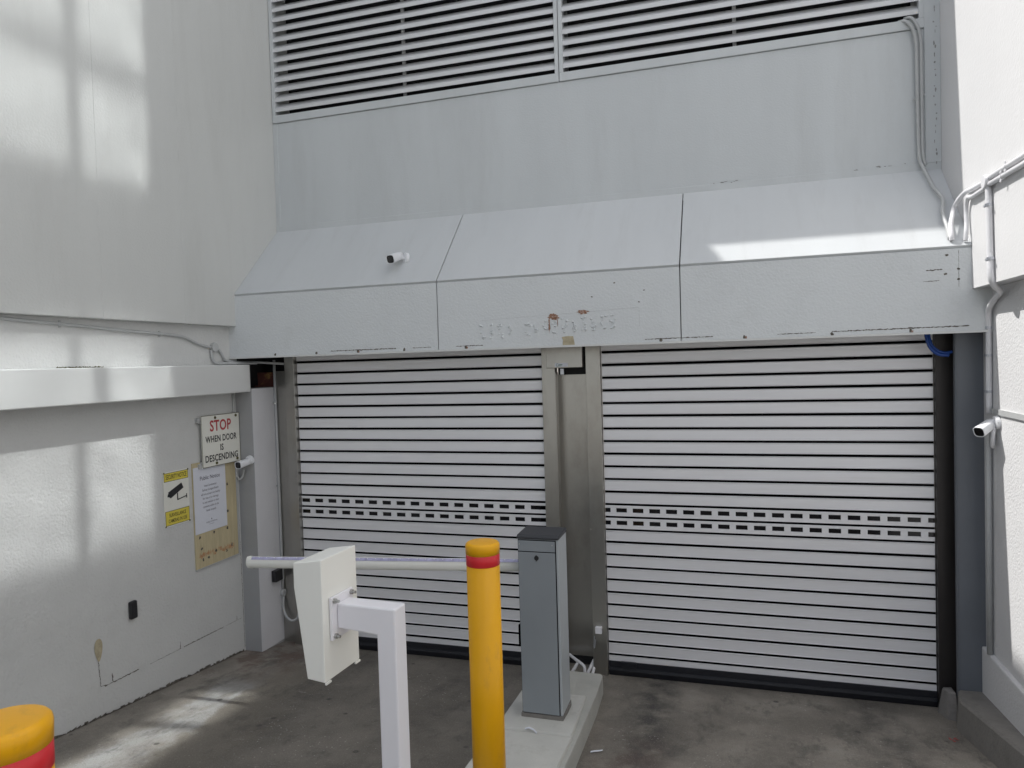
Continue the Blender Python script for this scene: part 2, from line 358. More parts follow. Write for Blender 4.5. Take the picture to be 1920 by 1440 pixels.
# pillar at the corner
b = MB(); b.box(XLL-.02, -4.30, -.34, .09, GA-.1, -.175)
tag(b.build('pillar', m_pillar, bevel=.006), 'narrow grey painted pillar between the signs and the left roller door', 'pillar')
b = MB()
b.box(-4.299, -4.296, -.338, .088, -2.69, -.178)
rp = tag(b.build('pillar_cladding', mat('pale_return_paint', (.62, .62, .64), .5, var=.04, bump=.3, bscale=50, bdist=.004, grime=.25, gcol=(.4, .38, .36), gscale=4)), 'chipped pale painted return strip on the inner side of the grey pillar', 'cladding')

# ------------------------------------------------------------------ right wall
XR, XRL = 1.61, 1.73
root = empty('side_wall', (XRL, -4, GA), 'bright sunlit white rendered wall on the right with a ledge overhang', 'wall')
# upper wall with window openings (windows high up, above the frame)
WIN = [(-.96, -.34), (-1.96, -1.06)]
ROW = [(5.55, 6.4), (8.15, 9.7), (10.8, 13.2)]
ycuts = [YS, -1.96, -1.06, -.96, -.34, 6]
zcuts = [.41, 5.55, 6.4, 8.15, 9.7, 10.8, 13.2, 15]
b = MB()
for i in range(len(ycuts)-1):
    for j in range(len(zcuts)-1):
        if i in (1, 3) and j in (1, 3, 5): continue
        b.box(XR, XR+.35, ycuts[i], ycuts[i+1], zcuts[j], zcuts[j+1])
b.build('upper_wall', m_right, root)
b = MB(); b.box(XRL, XRL+.4, YS, .5, -3.1, .409); b.build('lower_wall', m_rightlow, root)
b = MB(); b.box(1.70, XRL+.1, YS, -.205, -3.1, -2.14); b.build('plinth', m_rightlow, root, bevel=.012)
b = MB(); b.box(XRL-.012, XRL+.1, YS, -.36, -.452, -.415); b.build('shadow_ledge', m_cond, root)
for (y0, y1) in WIN:
    for k, (z0, z1) in enumerate(ROW):
        wn = MB(); wn.box(XR+.004, XR+.02, y0, y1, z0, z1)
        if k == 2:
            tb = MB(); tb.box(XR-.03, XR+.01, y0, y1, 11.55, 11.63); tb.build('transom', m_right, root)
        f = wn.build('window', m_mirror, root)

# ------------------------------------------------------------------ facade above
YU, ZB, ZT = .30, 1.40, 2.47
root = empty('facade_wall', (-1.4, YU, ZB), 'grey painted facade wall between the louvres and the sloped canopy', 'wall')
b = MB(); b.box(XL-.1, XR+.1, YU+.012, YU+.3, ZB-.3, 2.495); b.build('wall_panel', m_fac, root)
b = MB(); b.box(XL-.1, XR+.1, YU-.02, YU+.3, 4.4, 5.7); b.box(XL-.1, XR+.1, .9, 6, 2.4, 5.69); b.build('parapet', m_fac, root)
# trim strips
b = MB(); b.box(XL, XR, YU, YU+.02, ZB-.02, 1.455); b.box(XL, XL+.05, YU+.003, YU+.02, 1.455, 2.495); b.box(1.50, XR, YU-.004, YU+.02, 1.455, 4.5)
b.build('edge_trim', m_fac, root, bevel=.003)
fu = lambda u, v: (u, YU+.0105, v)
b = MB()
for i in range(26): blob(b, 1.572+random.uniform(-.01, .01), 1.45+i*.055+random.uniform(-.02, .02), random.uniform(.002, .007), random.uniform(.004, .018), lambda u, v: (u, YU-.0055, v), 10)
b.build_each('dirt_spot', m_smudge, root)
b = MB()
for k in range(14): 
    u = random.choice([random.uniform(.9, 1.45), random.uniform(-.1, .1)]); blob(b, u, 1.458+random.uniform(-.006, .01), random.uniform(.005, .018), random.uniform(.002, .005), lambda u, v: (u, YU-.001, v), 9)
b.build_each('dirt_spot', m_smudge, root)

def louvre(x0, x1, label, tabs, clip=None):
    r = empty('louvre_vent', ((x0+x1)/2, YU, 2.50), label, 'louvre', 'louvre vents above the facade wall')
    z0, z1 = 2.50, 4.4; fwd = .035
    b = MB(); y0 = YU-.004
    b.box(x0, x1, y0, y0+.1, z0, 2.575); b.box(x0, x0+fwd, y0, y0+.1, 2.575, z1); b.box(x1-fwd, x1, y0, y0+.1, 2.575, z1)
    b.build('frame', m_fac, r, bevel=.003)
    b = MB(); n = int((z1-2.57)/.1)
    for k in range(n):
        z = 2.615+k*.1; y = y0+.012; sag = random.uniform(-.004, .004)
        pr = [(y, z), (y, z+.035), (y+.004, z+.038), (y+.072, z+.098), (y+.075, z+.094), (y+.006, z+.032), (y+.006, z)]
        b.prism(pr, x0+fwd, x1-fwd)
    b.build('blades', m_louv, r)
    b = MB()
    for t in tabs: b.box(t-.015, t+.015, y0+.08, y0+.10, 2.575, z1)
    b.build('stiffener', m_cond, r)
    b = MB(); b.box(x0+fwd, x1-fwd, .55, .56, 2.4, z1); b.build('backing', m_dark, r)
louvre(XL+.005, -1.405, 'left louvre vent of grey horizontal blades above the facade', [-2.95])
louvre(-1.399, 1.50, 'right louvre vent of grey horizontal blades with cables leaving its corner', [.1])

# ------------------------------------------------------------------ canopy: sloped top + fascia
YF, ZF1, ZF0 = -.40, .71, .112
root = empty('canopy', (-1.4, YF, ZF0), 'grey rendered canopy with sloped top above both roller doors', 'canopy')
J = [-4.40, -2.36, -.345, 1.61]
g = .004
for i in range(3):
    x0, x1 = J[i]+(g if i else 0), J[i+1]-(g if i < 2 else 0)
    b = MB(); t = .012
    b.prism([(YF, ZF1), (YU+.01, ZB+.01), (YU+.03, ZB-.02), (YF+.03, ZF1-.03)], x0, x1)
    b.build('sloped_panel', m_slope, root, bevel=.004)
    b = MB(); xa = XLL if i == 0 else x0; xb = XRL if i == 2 else x1
    b.box(xa, xb, YF+.006, YF+.05, ZF0, .409)
    b.box(x0, x1, YF+.006, YF+.05, .409, ZF1-.018)
    b.build('fascia_panel', m_fascia, root)
b = MB(); b.box(J[0]+.03, J[3]-.03, YF+.052, YF+.07, ZF0+.03, ZF1-.03); b.prism([(YF+.08, ZF1-.06), (YU, ZB-.06), (YU, ZB-.1), (YF+.08, ZF1-.1)], J[0]+.02, J[3]-.02)
b.build('joint_backing', m_dark, root)
b = MB(); b.box(XLL+.01, XRL-.01, YF+.07, -.02, ZF0+.055, ZF0+.075); b.build('soffit', m_dark, root)
# rim strip along the bottom edge with rusty anchors and cracks
ff = lambda u, v: (u, YF+.0045, v)
b = MB(); b.box(XLL+.002, XRL-.03, YF-.004, YF+.002, ZF0-.004, ZF0+.012)
b.build('drip_strip', m_beam, root)
b = MB()
for x in (-3.98, -3.55, -3.13, -2.68, -2.11, -.50, .12, .72, 1.23):
    blob(b, x, ZF0+.022, .011, .016, ff, 9)
for u0, u1, s in ((-3.4, -2.75, .8), (-2.6, -2.42, .4), (-2.2, -1.95, .6), (-.62, -.1, .7), (.35, .62, .4)):
    ragged(b, [(u0, ZF0+.035), (u1, ZF0+.037)], .007*s+.002, ff, .9)
ragged(b, [(.72, ZF0+.04), (1.6, ZF0+.045)], .008, ff, .8)
ragged(b, [(1.33, .55), (1.44, .555)], .008, ff, .9); ragged(b, [(1.31, .475), (1.42, .478)], .004, ff, .9)
ragged(b, [(1.53, .68), (1.53, .42)], .003, ff, .5)
for (u, v) in ((1.53, .55), (1.53, .48), (1.46, .65), (1.45, .52)): blob(b, u, v, .012, .007, ff, 9)
for (u, v) in ((-.62, .53), (-1.03, .50), (-.66, .44), (-.85, .60)): blob(b, u, v, .008, .005, ff, 8)
b.build_each('crack', m_crack, root)
b = MB()
for (u, v, a, c) in ((-1.35, .362, .042, .022), (-1.335, .35, .03, .02), (-1.385, .29, .008, .055), (-1.315, .31, .003, .035), (-1.105, .385, .042, .017)): dd = .0012+.0006*(a*100 % 3); blob(b, u, v, a, c, lambda u, v: (u, YF+.005-dd, v), 22, .35)
for x in (-3.13, -2.11, 1.23, .12): blob(b, x+.01, ZF0+.02, .007, .01, lambda u, v: (u, YF+.0035, v), 9)
b.build_each('rust_stain', m_ruststain, root)
b = MB()
pts = [(-1.28, .113), (-1.275, .165), (-1.285, .19), (-1.24, .196), (-1.19, .194), (-1.182, .15), (-1.175, .113)]
b.add([(u, YF+.004, v) for u, v in pts], [tuple(range(len(pts)))])
b.build('bare_patch', m_chip, root)
# ghost of removed lettering: rows of small lumps in the render plus a fine outline
b = MB()
GH = [['~', '-'] for _ in range(1)]
for i in range(15):
    if i == 4: continue
    x = -1.96+i*.078
    z = .255+ (x+1.96)*.035
    for q in range(9):
        cx = x+random.uniform(-.022, .022); cz = z+random.uniform(-.055, .06); rr = random.uniform(.007, .013)
        b.add([(cx-rr, YF+.0055, cz), (cx, YF+.0055, cz-rr), (cx+rr, YF+.0055, cz), (cx, YF+.0055, cz+rr), (cx, YF-.008, cz)], [(0, 1, 4), (1, 2, 4), (2, 3, 4), (3, 0, 4)])
tag(b.build('render_lumps', m_fascia, root), kind='stuff')
b = MB(); 
ragged(b, [(-1.30, .375), (-.66, .398), (-.66, .24)], .003, ff, .2); ragged(b, [(-1.96, .355), (-1.4, .372)], .0022, ff, .2)
b.build('outline_scratch', mat('faint_scratch', (.30, .31, .31), .8), root)

# ------------------------------------------------------------------ roller doors
PIT = .1083; ZTOP = .0605
def door(x0, x1, label, nwin, ph, guides):
    r = empty('roller_door', ((x0+x1)/2, 0, GA), label, 'roller door', 'roller doors')
    b = MB(); j = MB()
    for k in range(-1, 24):
        zt = ZTOP-k*PIT+random.uniform(-.0008, .0008); zb = zt-PIT+random.uniform(-.0008, .0008)
        a, c = zb+.0100, zt-.0100
        if k in (12, 13): continue
        pr = [(.030, c), (.006, c), (-.003, c-.004), (-.003, c-.006), (.002, c-.0085), (.0015, (a+c)/2), (.002, a+.008), (-.002, a+.005), (.003, a), (.030, a)]
        b.prism(pr, x0, x1)
    b.box(x0, x1, -.001, .03, -2.592, -2.549)
    b.build('curtain', m_slat, r)
    j.box(x0, x1, .012, .04, -2.60, .17); j.build('rubber_joint', m_rubber, r)
    for k in (12, 13):
        zt = ZTOP-k*PIT-.0095; zb = ZTOP-(k+1)*PIT+.0095; v = MB(); p = MB()
        wt = zt-.021; wb = wt-.037; wd = .090; st = (x1-x0)/nwin
        v.box(x0, x1, -.002, .011, wt, zt); v.box(x0, x1, -.002, .011, zb, wb)
        v.box(x0, x1, -.005, -.002, zt-.012, zt-.003)
        xx = x0
        for q in range(nwin+1):
            a = x0+(q+ph)*st; e = a+wd
            a, e = max(a, x0), min(e, x1)
            if a > xx and a <= x1: v.box(xx, min(a, x1), -.002, .011, wb, wt)
            if e > a: p.box(a, e, .007, .0105, wb, wt)
            xx = max(xx, e)
        if xx < x1: v.box(xx, x1, -.002, .011, wb, wt)
        s = v.build('vision_slat', m_slat, r); p.build('window_pane', m_glass, s)
    b = MB(); b.box(x0, x1, -.012, .03, -2.64, -2.592); b.prism([(-.02, -2.64), (.03, -2.64), (.03, GA+.004), (-.012, GA+.004), (-.026, -2.665)], x0, x1)
    b.box(x0, x1, -.022, -.012, -2.655, -2.648)
    b.build('bottom_seal', m_seal, r)
    b = MB(); n = int((x1-x0)/.3)
    for q in range(n):
        x = x0+.35+q*.3
        if x < x1: b.box(x-.005, x+.005, -.004, -.001, -2.603, -2.595)
    b.build_each('rivet', m_chrome, r)
    for (a, c, m) in guides:
        gb = MB(); gb.box(a, c, -.045, .05, GA, .17); gb.build('guide_rail', m, r, bevel=.003)
    return r
door(-4.025, -1.556, 'left silver slatted roller door behind the boom gate', 17, .02, [(-4.135, -4.03, m_steel), (-1.551, -1.435, m_steel)])
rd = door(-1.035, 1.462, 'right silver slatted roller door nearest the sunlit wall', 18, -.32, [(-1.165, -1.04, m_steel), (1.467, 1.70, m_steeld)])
b = MB(); b.box(-.93, -.80, -.035, -.012, -2.635, -2.585); b.build('seal_latch', m_seal, rd)
# lining left of the left door
b = MB(); b.box(-4.30, -4.14, .015, .05, GA, -.02)
tag(b.build('jamb_panel', m_steel), 'brownish stainless jamb panel between the grey pillar and left roller door', 'panel')
b = MB(); b.box(-5, -4.14, .25, .3, -.3, .4); b.box(-5, -4.55, -.3, .25, -.3, .4)
tag(b.build('dark_recess', m_dark), 'dark recess above the rusty lintel beside the left roller door', 'recess')
b = MB(); b.box(-4.55, -4.14, .10, .112, -.165, -.03); b.box(-4.55, -4.14, .05, .10, -.172, -.160)
tag(b.build('rusty_lintel', m_rust), 'rusty brown steel lintel stub with flaking paint beside left roller door', 'steel lintel')

# centre post assembly
r = empty('motor_housing', (-1.3, .03, GA), 'tall stainless steel motor housing between the two roller doors', 'housing')
b = MB(); b.box(-1.45, -1.16, .12, .135, GA+.09, -.125); b.build('back_panel', m_steel, r, label=None)
b = MB(); b.box(-1.4345, -1.428, -.05, .045, GA+.02, -.1); b.build('side_flange', m_steel, r, bevel=.004)
b = MB(); b.box(-1.493, -1.182, -.105, -.048, -.062, .17); b.build('cover_box', m_steel, r, bevel=.004)
b = MB(); b.box(-1.45, -1.15, .15, .16, GA, .17); b.build('dark_cavity', m_dark, r)
b = MB(); b.box(-1.40, -1.37, .02, .04, -.12, -.07); b.build('shaft_end', m_zinc, r)
st = MB(); st.box(-1.418, -1.305, -.1065, -.105, -.052, -.020); stk = st.build('sticker', m_paper, r)
st = MB()
for q in range(14):
    a0, a1 = 2*pi*q/16+.9, 2*pi*(q+1)/16+.9
    cx, cz = -1.394, -.036
    st.add([(cx+.014*cos(a0), -.1072, cz+.012*sin(a0)), (cx+.014*cos(a1), -.1072, cz+.012*sin(a1)), (cx+.011*cos(a1), -.1072, cz+.009*sin(a1)), (cx+.011*cos(a0), -.1072, cz+.009*sin(a0))], [(0, 1, 2, 3)])
st.box(-1.385, -1.352, -.1072, -.1066, -.038, -.032); st.box(-1.384, -1.36, -.1072, -.1066, -.046, -.043)
st.build('sticker_print', mat('sticker_green', (.10, .22, .16), .5), stk)
b = MB(); b.box(-1.135, -1.08, -.085, -.045, -2.34, -2.285); b.build('sensor', m_white, rd, bevel=.003)
b = MB(); b.tube(smooth_path([(-1.148, -.06, -2.37), (-1.152, -.07, -2.45), (-1.146, -.07, -2.465), (-1.138, -.06, -2.40)]), .004); b.build('sensor_clip', m_zinc, rd)

# bundle of white conduit stubs at the island's back end
for k, pts in enumerate([[(-1.40, .06, -2.60), (-1.33, .0, -2.615), (-1.25, -.06, -2.635), (-1.235, -.08, -2.67), (-1.235, -.09, -2.73)],
                         [(-1.37, -.08, -2.73), (-1.33, -.05, -2.67), (-1.30, .0, -2.62)],
                         [(-1.225, -.10, -2.73), (-1.20, -.06, -2.67), (-1.17, .02, -2.61)],
                         [(-1.175, -.10, -2.73), (-1.165, -.07, -2.68), (-1.16, -.0, -2.63)]]):
    b = MB(); b.tube(smooth_path(pts), .013)
    tag(b.build('conduit_stub', m_condw, smooth=True), ['longest bent white conduit stub, uppermost in the cluster behind the island', 'leftmost leaning white conduit stub in the cluster behind the island', 'middle leaning white conduit stub in the cluster behind the island', 'rightmost short white conduit stub in the cluster, against the guide rail'][k], 'conduit', 'conduit stubs behind the island')

# blue column + rubble lump
b = MB(); b.box(1.558, XRL+.02, -.205, -.17, GA+.1, .16)
b.box(1.550, 1.558, -.21, -.165, GA, .16)
tag(b.build('steel_column', m_blue, bevel=.003), 'slate blue painted column between the right roller door and the sunlit wall', 'column')
b = MB()
base = [(1.44, -.10), (1.47, -.24), (1.54, -.26), (1.55, -.06), (1.47, -.03)]
zb = GA; b.add([(x, y, zb) for x, y in base]+[(1.503+(x-1.495)*.62, -.15+(y+.15)*.7, zb+[.19, .21, .215, .20, .185][i]) for i, (x, y) in enumerate(base)]+[(1.505, -.14, zb+.21)],
               [(4, 3, 2, 1, 0)]+[(i, (i+1) % 5, 5+(i+1) % 5, 5+i) for i in range(5)]+[(5+i, 5+(i+1) % 5, 10) for i in range(5)])
tag(b.build('concrete_lump', m_conc2, bevel=.004), 'rough wedge of concrete at the foot of the dark guide rail', 'rubble')

# ------------------------------------------------------------------ kerb right
b = MB()
def kx(y): return 1.55+(y+.2)*.23 if y > -.42 else 1.50+(-y-.42)*.137 if y > -1.3 else 1.622
ysk = [-.2, -.42, -.6, -.9, -1.3, -2.2, -4, -8.5]
vs = []
for y in ysk:
    h = .215; zz = gz(y)
    vs += [(kx(y)-.02, y, zz-.3), (kx(y)-.015, y, zz+.02), (kx(y), y, zz+h-.015), (kx(y)+.015, y, zz+h), (1.80, y, zz+h+.005), (1.80, y, zz-.3)]
fs = []
for i in range(len(ysk)-1):
    for k in range(6): fs.append((i*6+k, i*6+(k+1) % 6, (i+1)*6+(k+1) % 6, (i+1)*6+k))
fs += [tuple(range(6)), tuple(range((len(ysk)-1)*6, len(ysk)*6))]
b.add(vs, fs)
tag(b.build('kerb', m_concd), kind='structure', label='dirty concrete kerb along the foot of the sunlit right wall')

# ------------------------------------------------------------------ island
b = MB()
def slab(b, poly, h, below=.25, ch=.012):
    n = len(poly); cx = sum(p[0] for p in poly)/n; cy = sum(p[1] for p in poly)/n
    def ins(p, d): v = Vector((cx-p[0], cy-p[1])); v = v*(d/max(v.length, .01)); return (p[0]+v.x, p[1]+v.y)
    vs = [(p[0], p[1], gz(p[1])-below) for p in poly]+[(p[0], p[1], gz(p[1])+h-ch) for p in poly]+[(*ins(p, ch), gz(p[1])+h) for p in poly]
    b.add(vs, [tuple(range(n))[::-1], tuple(range(2*n, 3*n))]+[(i, (i+1) % n, n+(i+1) % n, n+i) for i in range(n)]+[(n+i, n+(i+1) % n, 2*n+(i+1) % n, 2*n+i) for i in range(n)])
slab(b, [(-1.46, -.42), (-1.035, -.42), (-1.01, -.46), (-.985, -.9), (-.965, -1.8), (-.95, -3.2), (-.95, -5.5), (-1.0, -5.75), (-1.5, -5.75), (-1.5, -1.4)], .15)
tag(b.build('traffic_island', m_conc), kind='structure', label='pale concrete island between the two driveway lanes')
b = MB(); slab(b, [(-1.53, -1.0), (-1.045, -.97), (-1.0, -1.66), (-1.51, -1.67)], .175, .0); slab(b, [(-1.512, -1.678), (-.998, -1.668), (-.985, -3.0), (-1.50, -3.0)], .172, .0)
tag(b.build('concrete_pad', mat('paler_concrete', (.50, .50, .47), .85, var=.08, vscale=4, bump=.4, bscale=90, bdist=.004, grime=.5, gcol=(.28, .27, .24), gscale=5, gthr=.58)), kind='structure', label='smooth concrete pad under the grey boom gate cabinet')

# ------------------------------------------------------------------ boom gate
zc = gz(-1.45)+.172
r = empty('boom_gate', (-1.25, -1.34, zc), 'grey boom gate cabinet with a white boom across the left lane', 'boom gate')
cx0, cx1, cy0, cy1 = -1.385, -1.105, -1.46, -1.215
Mz = Matrix.Identity(4)
b = MB(); b.box(cx0-.006, cx1+.004, cy0-.006, cy1+.006, zc-.01, zc+.03); b.build('base_plate', m_concd, r)
b = MB(); b.box(cx0, cx1, cy0+.008, cy1, zc+.03, -1.19); b.build('cabinet', m_cabl, r, bevel=.004)
b = MB(); b.box(cx0+.001, cx1-.016, cy0+.004, cy0+.0079, zc+.032, -1.195); b.build('gap_seal', m_rubber, r)
b = MB(); b.box(cx0+.003, cx1-.022, cy0, cy0+.008, zc+.035, -1.278); b.build('door', m_cab, r, bevel=.002)
b = MB(); b.box(cx0+.003, cx1-.022, cy0, cy0+.008, -1.272, -1.20); b.build('top_panel', m_cab, r, bevel=.002)
b = MB(); b.prism([(cy0-.006, -1.19), (cy0-.006, -1.170), (cy0+.012, -1.162), (cy1-.005, -1.158), (cy1+.006, -1.163), (cy1+.006, -1.19)], cx0-.006, cx1+.006); b.build('lid', m_lid, r, bevel=.008)
b = MB(); b.prism([(x*.016-1.255, z*.016-1.315) for x, z in [(cos(a), sin(a)) for a in [2*pi*i/12 for i in range(12)]]], cy0-.005, cy0, 'Y'); b.box(-1.259, -1.251, cy0-.008, cy0-.005, -1.335, -1.295); b.build('lock', m_black, r)
b = MB()
for x in (-1.372, -1.145): b.tube([(x, cy0, -1.225), (x, cy0-.003, -1.225)], .004)
b.build_each('screw', m_chrome, r)
b = MB(); b.box(cx0-.022, cx0+.002, cy0+.03, cy0+.07, -1.93, -1.79); b.build('side_handle', m_rubber, r, bevel=.006)
# boom
P0, P1 = Vector((cx0+.03, -1.30, -1.415)), Vector((-3.61, -1.345, -1.503))
ax = (P1-P0).normalized(); upv = Vector((0, 0, 1)); sd = ax.cross(upv).normalized(); upv = sd.cross(ax).normalized()
prof = []
for i in range(24):
    a = 2*pi*i/24; prof.append((cos(a)*.028, sin(a)*.045))
b = MB(); n = len(prof)
b.add([P0+sd*x+upv*z for x, z in prof]+[P1+sd*x+upv*z for x, z in prof], [(i, (i+1) % n, n+(i+1) % n, n+i) for i in range(n)]+[tuple(range(n))])
bo = b.build('boom', m_cream, r, smooth=True)
b = MB(); b.add([P1+sd*x*1.1+upv*z*1.1 for x, z in prof]+[P1+ax*.02+sd*x+upv*z for x, z in prof]+[P1+ax*.028+sd*x*.5+upv*z*.5 for x, z in prof]+[P1-ax*.02+sd*x*1.1+upv*z*1.1 for x, z in prof], [(i, (i+1) % n, n+(i+1) % n, n+i) for i in range(n)]+[(n+i, n+(i+1) % n, 2*n+(i+1) % n, 2*n+i) for i in range(n)]+[tuple(range(2*n, 3*n))]+[(i, (i+1) % n, 3*n+(i+1) % n, 3*n+i) for i in range(n)])
b.build('end_cap', m_cream, bo, smooth=True)
b = MB(); q = -sd if sd.y > 0 else sd
c0 = [q*.012+upv*.046, q*.024+upv*.034, q*.027+upv*.028, q*.010+upv*.040]
b.add([P0+c for c in c0]+[P1-ax*.03+c for c in c0], [(0, 1, 5, 4), (1, 2, 6, 5), (2, 3, 7, 6), (3, 0, 4, 7), (0, 3, 2, 1), (4, 5, 6, 7)]); b.build('led_strip', m_led, bo)
b = MB()
for i in range(34):
    p = P0+(P1-P0)*((i+.5)/34)+q*.0205+upv*.0415
    b.tube([p, p+(q*.5+upv).normalized()*.003], .004, 6)
b.build_each('led', m_paper, bo)

# ------------------------------------------------------------------ bollards
def bollard(x, y, rad, zt, label, band):
    zb_ = gz(y)+.1
    r = empty('bollard', (x, y, zb_), label, 'bollard', 'yellow bollards')
    b = MB(); b.lathe([(rad, zb_-.1), (rad, zt-band[1])], (x, y), 48); b.build('post', m_yellow, r, smooth=True)
    b = MB(); b.lathe([(rad, zt-band[1]-.001), (rad+.0012, zt-band[1]), (rad+.0012, zt-band[0]), (rad, zt-band[0]+.001)], (x, y), 48); b.build('reflective_band', m_red, r, smooth=True)
    b = MB(); b.lathe([(rad+.002, zt-band[0]-.004), (rad+.003, zt-.022), (rad+.003, zt-.016), (rad+.001, zt-.008), (rad-.004, zt-.002), (rad-.010, zt+.0005), (rad-.014, zt+.001), (rad*.5, zt+.003), (.001, zt+.004)], (x, y), 48); b.build('cap', m_yellow, r, smooth=True)
    return r
bollard(-1.162, -2.775, .081, -.868, 'full height yellow bollard with red band in front of the grey cabinet', (.050, .108))
bollard(-1.448, -4.93, .083, -.712, 'yellow bollard cropped by the bottom left corner of the photo', (.050, .108))

# ------------------------------------------------------------------ reader post
zr = gz(-3.5)+.172
r = empty('card_reader_post', (-1.31, -3.5, zr), 'white cranked square post carrying a tapered white card reader box', 'card reader')
A = Matrix.Translation((-1.282, -3.52, 0)) @ Matrix.Rotation(radians(-4), 4, 'Z')
h = .042
b = MB()
# cranked tube drawn as one profile in XZ (local), extruded along Y
b.prism([(-h, zr), (h, zr), (h, -.935), (-.222, -.935), (-.222, -1.035), (-h, -1.045)], -h, h, 'Y', A)
b.build('post', m_white, r, bevel=.007)
b = MB(); b.box(-.234, -.222, -.075, .075, -1.075, -.905, A); b.build('mounting_plate', m_white, r, bevel=.002)
for (yy, zz) in ((-.058, -.93), (.058, -.93), (-.058, -1.07), (.058, -1.07)):
    b = MB(); c = A @ Vector((-.222, yy, zz+.01)); d = A.to_3x3() @ Vector((1, 0, 0)); b.tube([c, c+d*.01], .011, 6); b.tube([c+d*.01, c+d*.024], .006, 8); b.build('bolt', m_chrome, r)
# housing: profile in XZ, extruded in Y
b = MB()
pr = [(-.236, -.745), (-.236, -1.228), (-.319, -1.222), (-.368, -.862), (-.367, -.765)]
b.prism(pr, -.115, .125, 'Y', A); hs = b.build('housing', m_cream, r, bevel=.004)
b = MB(); b.prism([(-.3695, -.79), (-.3695, -.85), (-.332, -1.13), (-.327, -1.13), (-.362, -.79)], -.07, .09, 'Y', A); b.build('reader_screen', m_lens, hs)
b = MB(); b.box(-.238, -.231, -.113, -.08, -1.236, -1.228, A); b.box(-.238, -.231, .09, .123, -1.236, -1.228, A); b.build_each('hinge_tab', m_cream, hs)

# ------------------------------------------------------------------ signs
def fr_wall(y0, z0, x=XLL):
    return lambda u, v, d=0: (x+d, y0+u, z0+v)
# STOP sign
r = empty('stop_sign', (XLL, -.6, -.86), 'white enamel sign reading STOP WHEN DOOR IS DESCENDING', 'sign')
b = MB(); b.box(XLL+.03, XLL+.036, -.852, -.345, -.856, -.395)
b.build('sign_panel', m_sign, r, bevel=.002)
f = fr_wall(-.6, -.625, XLL+.036)
b = MB()
for (u0, u1, v0, v1) in ((-.252, -.247, -.231, .231), (.250, .255, -.231, .231), (-.247, .250, .226, .231), (-.247, .250, -.231, -.226)): b.add([f(u0, v0, .0006), f(u1, v0, .0006), f(u1, v1, .0006), f(u0, v1, .0006)], [(0, 1, 2, 3)])
b.build('border', m_moss, r)
wall_text([('STOP', -.005, .128, .095, .022, .84, 1.05)], f, m_signr, 'stop_lettering', r)
wall_text([('WHEN DOOR', 0, .012, .056, .022, .77, 1.08), ('IS', 0, -.072, .056, .022, .8, 1.05), ('DESCENDING', 0, -.160, .058, .022, .82, 1.06)], f, m_black, 'black_lettering', r)
for (u, v) in ((-.075, .205), (.205, .205), (-.075, -.205), (.205, -.20)):
    b = MB(); c = Vector(f(u, v)); b.tube([c, c+Vector((.006, 0, 0))], .013, 8); b.build('bolt', m_moss, r)
for v in (-.855, -.45):
    b = MB(); b.box(XLL, XLL+.03, -.89, -.852, v, v+.04); b.build('bracket', m_cond, r)
b = MB(); b.box(XLL, XLL+.03, -.86, -.35, -.83, -.80); b.box(XLL, XLL+.03, -.86, -.35, -.46, -.43); b.build_each('rail', m_cond, r)
# security notice
r = empty('security_sign', (XLL, -1.14, -1.28), 'small yellow and white security notice sign with a camera pictogram', 'sign')
b = MB(); b.box(XLL+.002, XLL+.007, -1.283, -.998, -1.285, -.828); b.build('sign_panel', m_sign, r, bevel=.0015)
f = fr_wall(-1.14, -1.056, XLL+.007)
def quad(b, u0, u1, v0, v1, d): b.add([f(u0, v0, d), f(u1, v0, d), f(u1, v1, d), f(u0, v1, d)], [(0, 1, 2, 3)])
b = MB(); quad(b, -.137, .137, .147, .220, .0006); quad(b, -.137, .137, -.220, -.098, .0006); b.build_each('dark_border', m_moss, r)
b = MB(); quad(b, -.132, .132, .151, .216, .0011); quad(b, -.132, .132, -.216, -.102, .0011); b.build_each('yellow_band', m_yel, r)
wall_text([('SECURITY NOTICE', 0, .183, .038, .012, .50, 1.04)], f, m_black, 'heading_lettering', r, .0017)
wall_text([('SURVEILLANCE', 0, -.137, .030, .008, .64, 1.04), ('CAMERAS IN USE', 0, -.185, .030, .008, .62, 1.04)], f, m_black, 'lettering', r, .0017)
b = MB()
def poly(b, pts, d=.0017): b.add([f(u, v, d) for u, v in pts], [tuple(range(len(pts)))])
poly(b, [(-.098, .058), (.055, .118), (.077, .072), (-.07, .005)]); poly(b, [(-.098, .050), (-.108, .022), (-.085, .015), (-.07, .004), (-.085, .034)])
poly(b, [(.000, .035), (.012, .040), (.012, -.022), (.000, -.022)]); poly(b, [(.000, -.015), (.105, .000), (.105, -.008), (.004, -.024)]); poly(b, [(.105, .015), (.114, .016), (.114, -.022), (.105, -.022)])
b.build('camera_pictogram', m_black, r)
for (u, v) in ((-.135, .222), (.135, .222), (-.135, -.222), (.135, -.222)):
    b = MB(); c = Vector(f(u, v)); b.tube([c, c+Vector((.004, 0, 0))], .007, 8); b.build('screw', m_moss, r)
